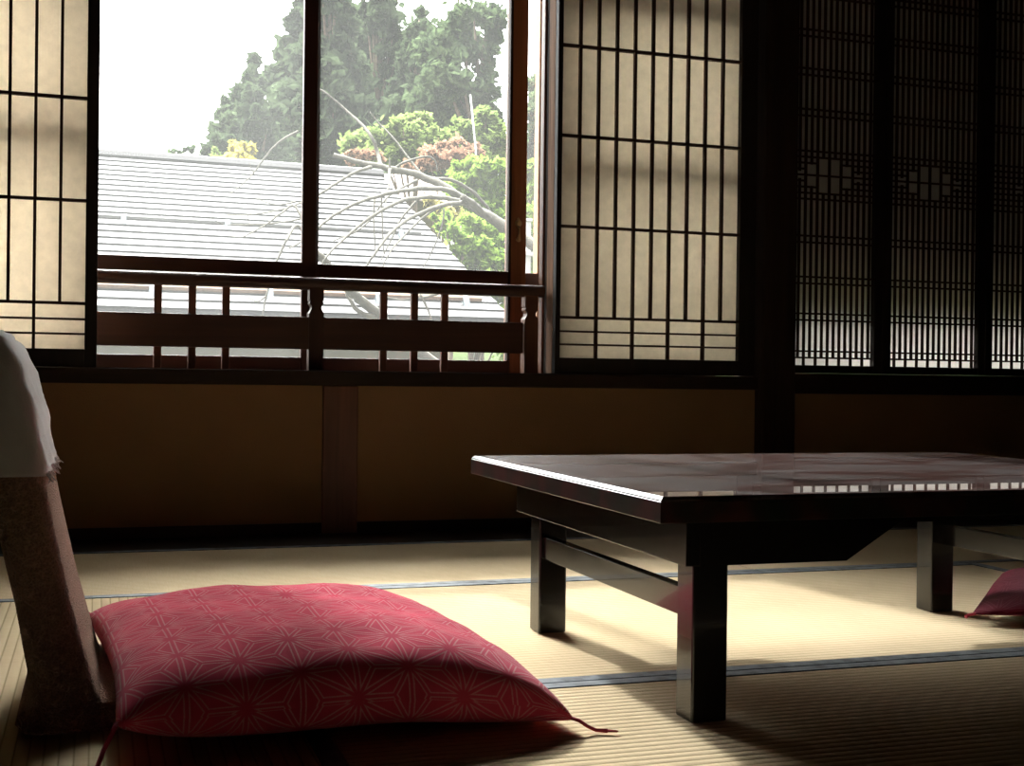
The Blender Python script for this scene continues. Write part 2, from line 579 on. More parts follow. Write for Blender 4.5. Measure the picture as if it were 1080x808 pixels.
L2, L1, LT = 1.872, 2.842, 3.583
tatami(0.30, 2.22, L2, L1, 'x', 'sunlit straw tatami mat lying under the low table')
tatami(0.30, 2.22, L2 - .96, L2, 'x', 'straw tatami mat nearest the camera in the table shadow')
tatami(-.67, 0.30, L2 - .96, L1, 'y', 'straw tatami mat under the legless chair with lengthwise ribs')
tatami(-1.64, 1.60, L1, LT, 'x', 'shaded straw tatami mat along the foot of the window wall')
tatami(1.60, 3.56, L1, LT, 'x', 'dim straw tatami mat at the foot of the wall below the lattice screens')
tatami(2.22, 3.19, L2 - .96, L1, 'y', 'dim straw tatami mat at the right behind the wine red cushion')

# ------------------------------------------------------------------ shoji screens
BAR_Z = (1.874, 1.577, 1.281, 0.983, 0.684)
LOW_Z = (0.638, 0.595)


def shoji(x0, x1, pap0, pap1, edge_cols, label):
    r = empty('shoji_screen', ((x0 + x1) / 2, YW + .015, Z_SILL + .001), label, 'shoji screen')
    zb, zt = 0.551, 2.015
    ya, yb = YW, YW + .030
    MB().cbox(x0, pap0, ya, yb, Z_SILL + .001, Z_HEAD - .004, .002).build('stile', M['black_wood_z'], r)
    MB().cbox(pap1, x1, ya, yb, Z_SILL + .001, Z_HEAD - .004, .002).build('stile', M['black_wood_z'], r)
    MB().cbox(pap0, pap1, ya, yb, Z_SILL + .001, zb, .002).build('bottom_rail', M['black_wood_z'], r)
    MB().cbox(pap0, pap1, ya, yb, zt, Z_HEAD - .004, .002).build('top_rail', M['black_wood_z'], r)
    lat = MB()
    n = 10
    p = (pap1 - pap0) / n
    w = 0.0042
    for i in range(1, n):
        lo = zb if i % 2 == 0 else BAR_Z[-1]
        lat.box(pap0 + i * p - w, pap0 + i * p + w, ya + .006, ya + .022, lo, zt)
    for z in BAR_Z + LOW_Z:
        hw = 0.0042 if z in BAR_Z else 0.003
        lat.box(pap0, pap1, ya + .004, ya + .0215, z - hw, z + hw)
    lat.build('lattice', M['kumiko'], r)
    MB().box(pap0 - .004, pap1 + .004, ya + .0225, ya + .0235, zb - .004, zt + .004).build('paper_sheet', M['paper'], r)
    return r


shoji(1.420, 2.153, 1.437, 2.090, 1, 'paper shoji screen between the open window and the dark pillar')
shoji(-0.775, -0.002, -0.735, -0.036, 1, 'paper shoji screen at the left edge of the open window')


# unseen frosted sashes added behind the paper screens to diffuse their light
def frosted(name, x0, x1):
    r = empty(name, ((x0 + x1) / 2, 4.03, Z_SILL + .001), kind='structure')
    f = MB()
    f.box(x0, x0 + .035, 4.015, 4.04, Z_SILL + .001, Z_HEAD - .002)
    f.box(x1 - .035, x1, 4.015, 4.04, Z_SILL + .001, Z_HEAD - .002)
    f.box(x0, x1, 4.015, 4.04, Z_SILL + .001, 0.53)
    f.box(x0, x1, 4.015, 4.04, 2.02, Z_HEAD - .002)
    f.box(x0 + .001, x1 - .001, 3.944, 4.04, 1.140, 1.210)  # rail added to cast the soft dark band on the paper
    f.box(x0 + .001, x1 - .001, 3.95, 4.04, 1.690, 1.80)  # upper rail added to dim the top of the paper
    f.build('frame', M['red_wood_x'], r)
    MB().box(x0 + .01, x1 - .01, 4.026, 4.029, 0.52, 2.03).build('unseen_frosted_pane', M['frosted'], r)


frosted('unseen_sash_1', 1.468, 2.150)
frosted('unseen_sash_2', -0.835, -0.012)

# ------------------------------------------------------------------ lattice screens (right)
LP = 0.02375


def lattice_screen(x0, x1, lx0, lx1, med_x, label):
    r = empty('lattice_screen', ((x0 + x1) / 2, YW + .015, 0.5125), label, 'lattice screen')
    ya, yb = YW, YW + .03
    zb, zt = 0.540, 2.03
    MB().cbox(x0, lx0, ya - .004, yb, 0.5125, Z_HEAD - .003, .002).build('stile', M['black_wood_z'], r)
    MB().cbox(lx1, x1, ya - .004, yb, 0.5125, Z_HEAD - .003, .002).build('stile', M['black_wood_z'], r)
    MB().cbox(lx0, lx1, ya, yb, 0.5125, zb, .0015).build('bottom_rail', M['black_wood_z'], r)
    MB().cbox(lx0, lx1, ya, yb, zt, Z_HEAD - .003, .0015).build('top_rail', M['black_wood_z'], r)
    lat = MB()
    w = 0.0048
    zc = 1.208
    gp = 0.021
    half = {1: 2.9, 3: 1.8, 5: 0.6}
    j0, j1 = math.ceil((lx0 + .003 - med_x) / LP), math.floor((lx1 - .003 - med_x) / LP)
    for j in range(j0, j1 + 1):
        x = med_x + j * LP
        lo = zb if j % 2 == 0 else 0.564
        h = half.get(abs(j))
        if h:
            lat.box(x - w, x + w, ya + .0145, ya + .0200, lo, zc - h * gp)
            lat.box(x - w, x + w, ya + .0145, ya + .0200, zc + h * gp, zt)
        else:
            lat.box(x - w, x + w, ya + .0145, ya + .0200, lo, zt)
    hb = 0.0032
    for z in (1.985, 1.846, 1.706, 1.570, 1.427, 0.983, 0.839, 0.710, 0.578):
        for dz in (-.0115, .0115):
            lat.box(lx0, lx1, ya + .013, ya + .0195, z + dz - hb, z + dz + hb)
    for k in range(-4, 5):
        z = zc + k * gp
        ext = 0
        for jj, hh in ((5, .6), (3, 1.8), (1, 2.9)):
            if hh > abs(k) and k != 0: ext = max(ext, jj + 1)
        if ext:
            lat.box(lx0, med_x - ext * LP, ya + .013, ya + .0195, z - hb, z + hb)
            lat.box(med_x + ext * LP, lx1, ya + .013, ya + .0195, z - hb, z + hb)
        else:
            lat.box(lx0, lx1, ya + .013, ya + .0195, z - hb, z + hb)
    lat.build('lattice', M['kumiko'], r)
    MB().box(lx0 - .003, lx1 + .003, ya + .0215, ya + .0225, zb - .003, zt + .003).build('backing_paper', M['lattice_paper'], r)


lattice_screen(2.288, 2.660, 2.2905, 2.628, 2.449, 'close-slatted lattice screen beside the dark pillar with a stepped diamond opening')
lattice_screen(2.662, 3.102, 2.697, 3.072, 2.868, 'close-slatted lattice screen second from the dark pillar')
lattice_screen(3.104, 3.555, 3.134, 3.520, 3.38, 'close-slatted lattice screen cut by the right edge of the picture')
# unseen storm shutters added to keep the daylight off the upper lattice
for x0, x1, nm in ((2.29, 2.9245, 'unseen_shutter_1'), (2.925, 3.555, 'unseen_shutter_2')):
    sh = MB().box(x0, x1, 4.05, 4.075, 0.790, Z_HEAD)
    for k in range(4):
        xx = x0 + .02 + k * (x1 - x0 - .06) / 3
        sh.box(xx, xx + .02, 4.076, 4.088, 0.790, Z_HEAD)
    sh.build(nm, M['grey_wood_z'], kind='structure')
MB().box(2.27, 2.288, 3.93, 4.25, 0.512, Z_HEAD).build('trim_13', M['dark_wood_z'], kind='structure')
MB().box(3.56, 3.58, 4.0, 4.25, 0.512, Z_HEAD).build('trim_14', M['dark_wood_z'], kind='structure')


# ------------------------------------------------------------------ glass sashes
def sash(name, x0, x1, y, sw0, sw1, pane, stile_mat):
    r = empty(name, ((x0 + x1) / 2, y, Z_SILL + .001), kind='structure')
    ya, yb = y - .014, y + .014
    z0, z1 = Z_SILL + .001, Z_HEAD - .003
    a = MB().cbox(x0, x0 + sw0, ya, yb, z0, z1, .0025).build('stile', stile_mat, r)
    b = MB().cbox(x1 - sw1, x1, ya, yb, z0, z1, .0025).build('stile', stile_mat, r)
    MB().cbox(x0 + sw0, x1 - sw1, ya, yb, z0, 0.541, .002).build('bottom_rail', M['red_wood_x'], r)
    MB().cbox(x0 + sw0, x1 - sw1, ya, yb, 0.802, 0.846, .002).build('middle_rail', M['red_wood_x'], r)
    MB().cbox(x0 + sw0, x1 - sw1, ya, yb, z1 - .05, z1, .002).build('top_rail', M['red_wood_x'], r)
    for za, zb_ in ((0.541, 0.802), (0.846, z1 - .05)):
        MB().box(x0 + sw0, x1 - sw1, y - .0015, y + .0015, za, zb_).build('pane', pane, r)
    return r, b


sash('window_1', -0.07, 0.668, 4.085, .04, .047, M['glass_left'], M['deep_wood_z'])
w2, w2_stile = sash('window_2', 0.634, 1.392, 4.118, .045, .056, M['glass_right'], M['deep_wood_z'])
sash('window_3', 1.335, 2.14, 4.152, .05, .05, M['glass_clear'], M['red_wood_z'])
w2_stile.data.materials.clear()
w2_stile.data.materials.append(M['orange_wood_z'])  # right stile in a lighter orange wood than the left one
added_strip = MB().cbox(1.3265, 1.3355, 4.098, 4.134, 0.5425, Z_HEAD - .055, .001).build('added_dark_strip', M['dark_wood_z'], w2)  # dark strip added to cover the brightly lit left face of the stile
# brass pull on the inner face of the right sash stile
hx, hy = 1.363, 4.104
pl = MB().tube([(hx, hy, .955), (hx, hy - .004, .957), (hx, hy - .008, .962), (hx, hy - .010, .975), (hx, hy - .009, .992), (hx, hy - .002, 1.0)], [.009, .008, .006, .0035, .003, .004], 10)
pl.tube([(hx, hy, 1.012), (hx, hy - .006, 1.012), (hx, hy - .010, 1.012)], [.0125, .010, .004], 12)
pl.tube([(hx, hy, 1.026), (hx, hy - .004, 1.026)], [.005, .003], 8)
o = pl.build('pull_handle', M['brass'], w2, True)
o['label'] = 'small brass pull handle'

# ------------------------------------------------------------------ balcony railing inside the glass
YR = 4.0
rail = empty('window_railing', (0.68, YR, Z_SILL + .001), 'low dark wooden railing across the open window with turned posts', 'railing')
prof = [(math.cos(a) * .021, .773 + math.sin(a) * .0205) for a in [2 * math.pi * k / 14 for k in range(14)]]
pv = []
hr = MB().prism([(YR + p[0], p[1]) for p in prof], -0.009, 1.418, 'x').build('handrail', M['red_wood_x'], rail, True)
sharp_smooth(hr, 50)
MB().cbox(-0.009, 1.345, YR - .016, YR + .004, 0.565, 0.667, .002).build('lower_board', M['red_wood_x'], rail)
for x in (0.174, 0.276, 0.378, 0.877, 0.979, 1.081):
    MB().cbox(x - .0115, x + .0115, YR + .005, YR + .024, Z_SILL + .001, 0.760, .002).build('baluster', M['red_wood_z'], rail)


def newel(x):
    m = MB()
    zs = [(Z_SILL + .001, .0235), (.662, .0235), (.678, .0235), (.690, .0165), (.697, .0150), (.703, .0165), (.709, .0215), (.714, .0215), (.717, .0190), (.720, .0225), (.757, .0225)]
    v, f = [], []
    for z, h in zs:
        v += [(x - h, YR - .020, z), (x + h, YR - .020, z), (x + h, YR + .022, z), (x - h, YR + .022, z)]
    for i in range(len(zs) - 1):
        for k in range(4):
            f.append((4 * i + k, 4 * i + (k + 1) % 4, 4 * i + 4 + (k + 1) % 4, 4 * i + 4 + k))
    f += [(3, 2, 1, 0), tuple(4 * (len(zs) - 1) + k for k in range(4))]
    m.add(v, f)
    m.build('newel_post', M['deep_wood_z'] if x < 1 else M['red_wood_z'], rail)


newel(0.655)
newel(1.372)

# ------------------------------------------------------------------ low table
TX0, TX1, TY0, TY1, TZ = 0.70, 1.815, 1.505, 2.385, 0.328
TT = 0.035
table = empty('low_table', ((TX0 + TX1) / 2, (TY0 + TY1) / 2, 0), 'low black lacquer table with a glossy marbled top', 'table')
t_ = MB()
# top slab with rounded arrises
def chamfer_slab(x0, x1, y0, y1, z0, z1, c):
    v = [(x0 + i, y0 + i, z) for i, z in ((c, z0), (0, z0 + c), (0, z1 - c), (c, z1)) for _ in (0,)]
    v = []
    for i, z in ((.001, z0), (0, z0 + .001), (0, z1 - c), (c, z1)):
        v += [(x0 + i, y0 + i, z), (x1 - i, y0 + i, z), (x1 - i, y1 - i, z), (x0 + i, y1 - i, z)]
    f = [(3, 2, 1, 0), (12, 13, 14, 15)]
    for k in range(3):
        f += [(4 * k + i, 4 * k + (i + 1) % 4, 4 * k + 4 + (i + 1) % 4, 4 * k + 4 + i) for i in range(4)]
    return v, f


t_.add(*chamfer_slab(TX0 + .0015, TX1 - .0015, TY0 + .0015, TY1 - .0015, TZ - .008, TZ, .0042))
top = t_.build('table_top', M['table_top'], table)
top['label'] = 'glossy marbled mauve and rust lacquer top'
eb = MB().add(*chamfer_slab(TX0, TX1, TY0, TY1, TZ - TT, TZ - .0062, .0006)).build('shaded_slab_sides', M['table_edge'], table)
eb['label'] = 'lacquered slab sides with dull red and green blotches, darkened for shade'
AX0, AX1, AY0, AY1 = 0.772, 1.743, 1.575, 2.315
ZA, ZU = 0.224, TZ - TT
# side aprons (left, right) and front/back aprons with a raised middle
for xa in (AX0, AX1 - .022):
    MB().cbox(xa, xa + .022, AY0, AY1, ZA, ZU, .0015).build('side_apron', M['lacquer'], table)
for ya in (AY0, AY1 - .022):
    poly = [(AX0 + .022, ZA), (1.027, ZA), (1.115, .277), (AX1 - .343, .277), (AX1 - .255, ZA), (AX1 - .022, ZA), (AX1 - .022, ZU), (AX0 + .022, ZU)]
    MB().prism(poly, ya + .001, ya + .0215, 'y').build('arched_apron', M['lacquer'], table)
LW, LD = 0.055, 0.052
for lx in (AX0 + .022, AX1 - .022 - LW):
    for ly in (AY0 + .022, AY1 - .022 - LD):
        MB().cbox(lx, lx + LW, ly, ly + LD, 0.0005, ZU, .003).build('leg', M['lacquer'], table)
for lx in (AX0 + .022 + .007, AX1 - .022 - .007 - .018):
    MB().cbox(lx, lx + .018, AY0 + .022 + LD, AY1 - .022 - LD, 0.142, 0.184, .0015).build('stretcher', M['lacquer'], table)


# ------------------------------------------------------------------ floor cushions
def cushion_mesh(name, sx, sy, thick, zmid, mat, n=44, wrinkle=0.0025, seed=1, eu=3.6, ev=7.0, tuft_v=0.0):
    """square pillow, drawn-in sides, pointed corners; zmid(u,v) is the height of the middle surface"""
    r_ = np.random.default_rng(seed)
    ph = r_.uniform(0, 6.28, 8)
    us = np.sin(np.linspace(-1, 1, n) * math.pi / 2) * 0.6 + np.linspace(-1, 1, n) * 0.4
    verts, uvs, faces = [], [], []
    def P(u, v, side):
        e = max(0.0, (1 - abs(u) ** eu)) ** 0.5 * max(0.0, (1 - abs(v) ** ev)) ** 0.5
        pu = 1 - 0.045 * (1 - v * v) ** 1.0 * abs(u) ** 6
        pvv = 1 - 0.045 * (1 - u * u) ** 1.0 * abs(v) ** 6
        x, y = u * sx / 2 * pu, v * sy / 2 * pvv
        w = wrinkle * (math.sin(9 * u + 5 * v + ph[0]) + math.sin(14 * v - 6 * u + ph[1]) * .6 + math.sin(23 * u + 3 * v + ph[2]) * .35 * abs(v))
        rad = math.hypot(u / 1.5, v - tuft_v)
        tuft = -0.016 * math.exp(-(rad / .085) ** 2) - 0.004 * math.exp(-(rad / .25) ** 2)
        z = zmid(u, v) + side * (thick / 2 * e) + (w + tuft) * e * (1 if side > 0 else 0)
        return x, y, z
    fu = np.linspace(-1, 1, 161)
    lu, lv = {}, {}
    for side in (1, -1):
        for dct, line in ((lu, [P(a, 0.0, side) for a in fu]), (lv, [P(0.0, a, side) for a in fu])):
            L = np.concatenate([[0], np.cumsum(np.linalg.norm(np.diff(np.array(line), axis=0), axis=1))])
            dct[side] = L - L[80]
    for side in (1, -1):
        base = len(verts)
        for v in us:
            for u in us:
                verts.append(P(u, v, side))
                uvs.append((float(np.interp(u, fu, lu[side])), float(np.interp(v, fu, lv[side]))))
        for j in range(n - 1):
            for i in range(n - 1):
                q = (base + j * n + i, base + j * n + i + 1, base + (j + 1) * n + i + 1, base + (j + 1) * n + i)
                faces.append(q if side > 0 else q[::-1])
    me = bpy.data.meshes.new(name)
    me.from_pydata(verts, [], faces)
    me.update()
    ul = me.uv_layers.new(name='UVMap')
    for lp in me.loops:
        ul.data[lp.index].uv = uvs[lp.vertex_index]
    bm = bmesh.new()
    bm.from_mesh(me)
    bmesh.ops.remove_doubles(bm, verts=list(bm.verts), dist=0.0004)
    bmesh.ops.recalc_face_normals(bm, faces=list(bm.faces))
    bm.to_mesh(me)
    bm.free()
    me.polygons.foreach_set('use_smooth', [True] * len(me.polygons))
    me.materials.append(mat)
    return me


def tassel(parent, pts, r0, r1, mat):
    m = MB()
    m.tube(pts, [r0] * (len(pts) - 1) + [r1], 8)
    # loose strands at the end
    e, d = Vector(pts[-1]), (Vector(pts[-1]) - Vector(pts[-2])).normalized()
    for k in range(5):
        a = 2 * math.pi * k / 5
        o_ = Vector((math.cos(a), math.sin(a), 0)) * r1 * 0.7
        m.tube([e - d * .012 + o_ * .5, e + o_, e + d * .012 + o_ * 1.4], [r1 * .5, r1 * .45, r1 * .25], 5)
    return m.build('tassel', mat, parent, True)


# near cushion: lies on the chair's seat pad and hangs over its edge to the mat
CX, CY, SX, SY = 0.305, 1.905, 0.60, 0.64


def zmid_near(u, v):
    x = CX + u * SX / 2
    right = max(0.0, (x - 0.36) / 0.25)
    z = 0.078 - 0.034 * min(1, right) ** 1.3
    if v < -0.45: z -= 0.016 * ((-v - 0.45) / 0.55) ** 1.2
    z -= 0.012 * abs(u) ** 8 * (1 if u > 0 else 0)
    return z


cu = empty('floor_cushion', (CX, CY, 0.0), 'bright red floor cushion with star pattern on the legless chair', 'cushion', 'red floor cushions')
me = cushion_mesh('cushion_body', SX, SY, 0.110, zmid_near, M['red_silk'], seed=3, tuft_v=0.42)
ob = bpy.data.objects.new('cushion_body', me)
COL.objects.link(ob)
ob.parent = cu
ob.rotation_euler = (0, 0, math.radians(3.5))
tassel(cu, [(.026, 1.574, .064), (.022, 1.566, .056), (.012, 1.558, .038), (.004, 1.550, .018), (-.004, 1.530, .0085), (-.008, 1.505, .0080)], .0030, .0075, M['red_cord'])
tassel(cu, [(.618, 1.608, .019), (.628, 1.602, .016), (.638, 1.597, .009), (.648, 1.591, .0045), (.662, 1.584, .0045)], .0024, .0030, M['red_cord'])
tassel(cu, [(-.004, 2.203, .080), (-.012, 2.210, .084), (-.018, 2.216, .078)], .0022, .0028, M['red_cord'])

c2 = empty('floor_cushion', (2.085, 2.115, 0.0), 'wine red floor cushion on the mat behind the right hand table leg', 'cushion', 'red floor cushions')
c2.rotation_euler = (0, 0, math.radians(45))
me2 = cushion_mesh('cushion_body', 0.59, 0.59, 0.080, lambda u, v: 0.042 - 0.024 * (abs(u) * abs(v)) ** 2.0, M['wine_silk'], seed=5, eu=2.2, ev=2.2)
ob2 = bpy.data.objects.new('cushion_body', me2)
COL.objects.link(ob2)
ob2.parent = c2
m_t = MB()
m_t.tube([(-.288, .288, .020), (-.298, .298, .019), (-.307, .304, .016)], [.003, .003, .004], 7)
tv = m_t
me_t = bpy.data.meshes.new('tassel')
me_t.from_pydata(tv.v, [], tv.f)
me_t.materials.append(M['red_cord'])
ot = bpy.data.objects.new('tassel', me_t)
COL.objects.link(ot)
ot.parent = c2

# ------------------------------------------------------------------ legless chair
chair = empty('legless_chair', (-0.02, 1.97, 0.0), 'brown boucle legless floor chair with a white cover over its back', 'chair')
CY0, CY1 = 1.77, 2.165


def bent_slab(stations, y0, y1, name, mat, parent, rnd=0.02, ny=14, crown=0.0, wob=0.0, seed=0):
    """upholstered slab: stations (front x, back x, z) swept over the width with rounded side edges"""
    r_ = np.random.default_rng(seed)
    verts, faces = [], []
    nst = len(stations)
    ring = []
    for (xf, xb, z) in stations: ring.append((xf, z))
    for (xf, xb, z) in reversed(stations): ring.append((xb, z))
    cxs = [(s[0] + s[1]) / 2 for s in stations]
    R_ = len(ring)
    cols = []
    for j in range(ny + 1):
        t = j / ny
        # easing near the sides
        ang = math.pi * t
        y = (y0 + y1) / 2 - math.cos(ang) * (y1 - y0) / 2
        edge = min(y - y0, y1 - y)
        k = 0.0 if edge >= rnd else 1 - math.sqrt(max(0, 1 - ((rnd - edge) / rnd) ** 2))
        shrink = k * rnd * 0.8
        col = []
        for i, (x, z) in enumerate(ring):
            s = i if i < nst else R_ - 1 - i
            c = cxs[s]
            d = x - c
            xx = c + math.copysign(max(0.002, abs(d) - shrink), d)
            zz = z
            if s == nst - 1: zz -= shrink * 0.8
            if wob: xx += wob * math.sin(40 * y + 23 * z + i) + r_.normal() * wob * .25
            col.append(len(verts))
            verts.append((xx, y, zz + crown * math.sin(math.pi * t)))
        cols.append(col)
    for j in range(ny):
        for i in range(R_):
            a, b = cols[j][i], cols[j][(i + 1) % R_]
            c, d = cols[j + 1][(i + 1) % R_], cols[j + 1][i]
            faces.append((a, b, c, d))
    faces.append(tuple(cols[0])[::-1])
    faces.append(tuple(cols[-1]))
    return MB().add(verts, faces).build(name, mat, parent, True)


def back_station(px_front, px_back, py):
    a, b = at(px_front, py, CY0), at(px_back, py, CY0)
    return (a.x, b.x, (a.z + b.z) / 2)


raw = [(110, 38, 756), (102, 33, 735), (89, 24, 690), (75, 15, 640), (66, 5, 600), (57, -4, 560), (50, -13, 525), (43, -20, 490), (36, -26, 450), (29, -31, 420), (20, -34, 392), (9, -31, 370), (-1, -22, 358), (-9, -14, 353)]
st = [back_station(*r) for r in raw]
bk = bent_slab(st, CY0, CY1, 'backrest', M['boucle'], chair, 0.022, 22)
# seat pad
seat = MB()
prof = []
for (x, z) in [(-.085, .004), (-.098, .018), (-.092, .034), (-.070, .040), (.10, .040), (.30, .038), (.395, .034), (.412, .022), (.405, .006), (.30, .001), (-.05, .001)]:
    prof.append((x, z))
seat.prism(prof, CY0 + .006, CY1 - .004, 'y')
so = seat.build('seat_pad', M['boucle'], chair)
sharp_smooth(so, 50)
# white cover: a loose sleeve over the top of the backrest with a frayed hem
cov_raw = [r for r in raw if r[2] <= 495]
hem = back_station(46, -22, 503)
cst = [(hem[0] + .006, hem[1] - .006, hem[2])] + [(s[0] + .006, s[1] - .006, s[2] + (.004 if i > len(cov_raw) - 4 else 0)) for i, s in enumerate([back_station(*r) for r in cov_raw])]
cst2 = []
for a, b in zip(cst[:-1], cst[1:]):
    for k in range(3):
        t = k / 3
        cst2.append(tuple(a[i] * (1 - t) + b[i] * t for i in range(3)))
cst2.append((cst[-1][0], cst[-1][1], cst[-1][2] + .005))
cv = bent_slab(cst2, CY0 - .007, CY1 + .007, 'back_cover', M['white_cloth'], chair, 0.026, 30, 0.0, 0.0016, 4)
cv['label'] = 'white cotton back cover with a frayed hem'
fr = MB()
for k in range(26):
    yy = CY0 - .005 + (CY1 - CY0 + .01) * k / 25
    x0_ = hem[0] + .004
    L = random.uniform(.004, .013)
    fr.tube([(x0_, yy, hem[2] + .004), (x0_ + .004, yy + random.uniform(-.004, .004), hem[2] - L * .3), (x0_ + random.uniform(.002, .012), yy + random.uniform(-.008, .008), hem[2] - L)], [.0012, .0010, .0006], 4)
fr.build('fringe', M['white_cloth'], cv)

# ------------------------------------------------------------------ outside: ground, neighbour's house
M['soil'] = plain('garden soil and moss', (0.05, 0.055, 0.025), 0.95, 0.05, 0.3, 0.6)
M['hill'] = plain('grassy bank', (0.04, 0.06, 0.02), 0.95, 0.05, 0.35, 0.8)
M['roof_metal'] = plain('pale grey roof sheet', (0.041, 0.0398, 0.0415), 0.6, 0.06, 0.05, 1.5)
M['seam'] = plain('seam shade and dark flashing', (0.016, 0.016, 0.016), 0.8, 0.05, 0.15)
M['rust'] = plain('rusty iron bar', (0.12, 0.075, 0.05), 0.8, 0.2, 0.3, 14)
M['guard'] = plain('grey snow bar', (0.11, 0.11, 0.11), 0.6, 0.3, 0.1)
M['zinc'] = plain('zinc bracket', (0.12, 0.14, 0.155), 0.5, 0.2, 0.1)
M['house_wall'] = plain('yellow olive render', (0.055, 0.05, 0.018), 0.9, 0.1, 0.1)
M['gutter'] = plain('green grey gutter', (0.06, 0.07, 0.065), 0.5, 0.3, 0.1)
M['bark'] = plain('lichen grey bark', (0.06, 0.057, 0.048), 0.9, 0.1, 0.3, 30, 0.6, 90)
M['dark_bark'] = plain('dark bark', (0.10, 0.075, 0.055), 0.9, 0.1, 0.3, 10)
M['pink_roof'] = plain('faded pink roof sheet', (0.13, 0.10, 0.088), 0.7, 0.2, 0.08)
M['white_paint'] = plain('white painted post', (0.25, 0.25, 0.25), 0.6, 0.3, 0.05)
M['cedar'] = leaf_mat('cedar needles', (0.017, 0.026, 0.015), (0.060, 0.082, 0.042), 0.3)
M['pine'] = leaf_mat('pine needles', (0.020, 0.033, 0.018), (0.075, 0.105, 0.046), 0.3)
M['maple'] = leaf_mat('green maple leaves', (0.055, 0.085, 0.024), (0.145, 0.19, 0.055), 0.5)
M['red_maple'] = leaf_mat('red maple leaves', (0.105, 0.05, 0.032), (0.19, 0.115, 0.075), 0.5)
M['vine'] = leaf_mat('bright vine leaves', (0.06, 0.11, 0.016), (0.17, 0.25, 0.045), 0.5)
M['gold_leaf'] = leaf_mat('golden leaves', (0.20, 0.17, 0.02), (0.34, 0.29, 0.06), 0.5)
M['ochre_leaf'] = leaf_mat('olive brown leaves', (0.11, 0.095, 0.03), (0.21, 0.19, 0.07), 0.5)

ZG = -3.0
MB().box(-45, 60, 4.9, 120, ZG - .2, ZG).build('ground', M['soil'], kind='structure')
# grassy bank rising behind the houses
hv, hf = [], []
nx_, ny_ = 36, 22
for j in range(ny_):
    for i in range(nx_):
        x = -30 + 75 * i / (nx_ - 1)
        y = 15.2 + 32 * j / (ny_ - 1)
        t = min(1, max(0, (y - 15.2) / 14))
        side = 1 / (1 + math.exp(-(x - 4.5) / 1.6))
        z = ZG - .05 + (2.4 + 2.6 * side) * t * t * (3 - 2 * t) + .25 * math.sin(x * .9 + y * .5) * t
        hv.append((x, y, z))
for j in range(ny_ - 1):
    for i in range(nx_ - 1):
        hf.append((j * nx_ + i, j * nx_ + i + 1, (j + 1) * nx_ + i + 1, (j + 1) * nx_ + i))
MB().add(hv, hf).build('hillside', M['hill'], None, True, 'structure')

a_ = math.radians(3.0)
E_ = Vector((math.cos(a_), math.sin(a_), 0))
N_ = Vector((-math.sin(a_), math.cos(a_), 0))
P0 = at(210, 328, 10.5)
RT = 0.43
XR0, XR1 = -9.0, 0.0


def roof_sr(px, py):
    """position on the roof (along, up-run) seen at a photo pixel"""
    d = at(px, py, 1.0) - Vector((0, 0, EYE))
    nrm = E_.cross(N_ + Vector((0, 0, RT)))
    t = (P0 - Vector((0, 0, EYE))).dot(nrm) / d.dot(nrm)
    q = Vector((0, 0, EYE)) + d * t - P0
    return q.dot(E_), q.dot(N_)


RUN = roof_sr(210, 172.5)[1]
d_ = at(537, 325, 10.7)
XR1 = (Vector((d_.x, d_.y, 0)) - Vector((P0.x, P0.y, 0))).dot(E_)


def RP(s, r, dz=0.0):
    """point on the roof: s along the ridge, r horizontal run up from the eave"""
    return P0 + E_ * s + N_ * r + Vector((0, 0, RT * r + dz))


house = empty('neighbour_house', (P0.x, P0.y + 2.0, ZG), 'neighbour house with a long pale grey stepped metal roof', 'house')
NC = 24
rf = MB()
v, f = [], []
step = RUN / NC
prof = []
for k in range(NC):
    prof.append((k * step - .012, -.006))            # lip, hanging slightly over the course below
    prof.append(((k + 1) * step + .010, RT * .0 - .012))
poly = []
for k in range(NC):
    r0_, r1_ = k * step, (k + 1) * step
    poly.append((r0_ - .010, RT * (r0_ - .010) + .008))
    poly.append((r0_ - .014, RT * (r0_ - .014) + .026))
    poly.append((r1_ - .008, RT * (r1_ - .008) + .008))
pl_top = poly
for s in (XR0, XR1):
    for r, z in pl_top:
        q = P0 + E_ * s + N_ * r
        v.append((q.x, q.y, P0.z + z))
n = len(pl_top)
for i in range(n - 1):
    f.append((i, i + 1, n + i + 1, n + i))
# back slope and underside
b0 = len(v)
for s in (XR0, XR1):
    q = RP(s, RUN, .02); v.append(q[:])
    q = P0 + E_ * s + N_ * (2 * RUN); v.append((q.x, q.y, P0.z))
    q = RP(s, 0, -.06); v.append(q[:])
f.append((b0, b0 + 1, b0 + 4, b0 + 3))
f.append((n - 1, b0, b0 + 3, 2 * n - 1))
f.append((0, n, b0 + 5, b0 + 2))
f.append((b0 + 1, b0 + 2, b0 + 5, b0 + 4))
rf.add(v, f)
ro = rf.build('roof', M['roof_metal'], house)
ro.data.materials.append(M['seam'])
for k in range(NC):
    ro.data.polygons[3 * k].material_index = 1  # lip faces take a darker colour that stands in for their shade
# ridge cap
rc = MB()
v = []
for s in (XR0, XR1 + .03):
    for r, dz in ((RUN - .055, -.02), (RUN - .055, .045), (RUN - .02, .085), (RUN + .02, .085), (RUN + .16, .035 - RT * .32), (RUN + .16, -.10 - RT * .3)):
        v.append(RP(s, r, dz)[:])
rc.add(v, [(i, i + 1, 7 + i, 6 + i) for i in range(5)] + [(5, 0, 6, 11), (0, 1, 2, 3, 4, 5)[::-1], (6, 7, 8, 9, 10, 11)])
rco = rc.build('ridge_cap', M['roof_metal'], house)
rco.data.materials.append(M['seam'])
rco.data.polygons[0].material_index = 1
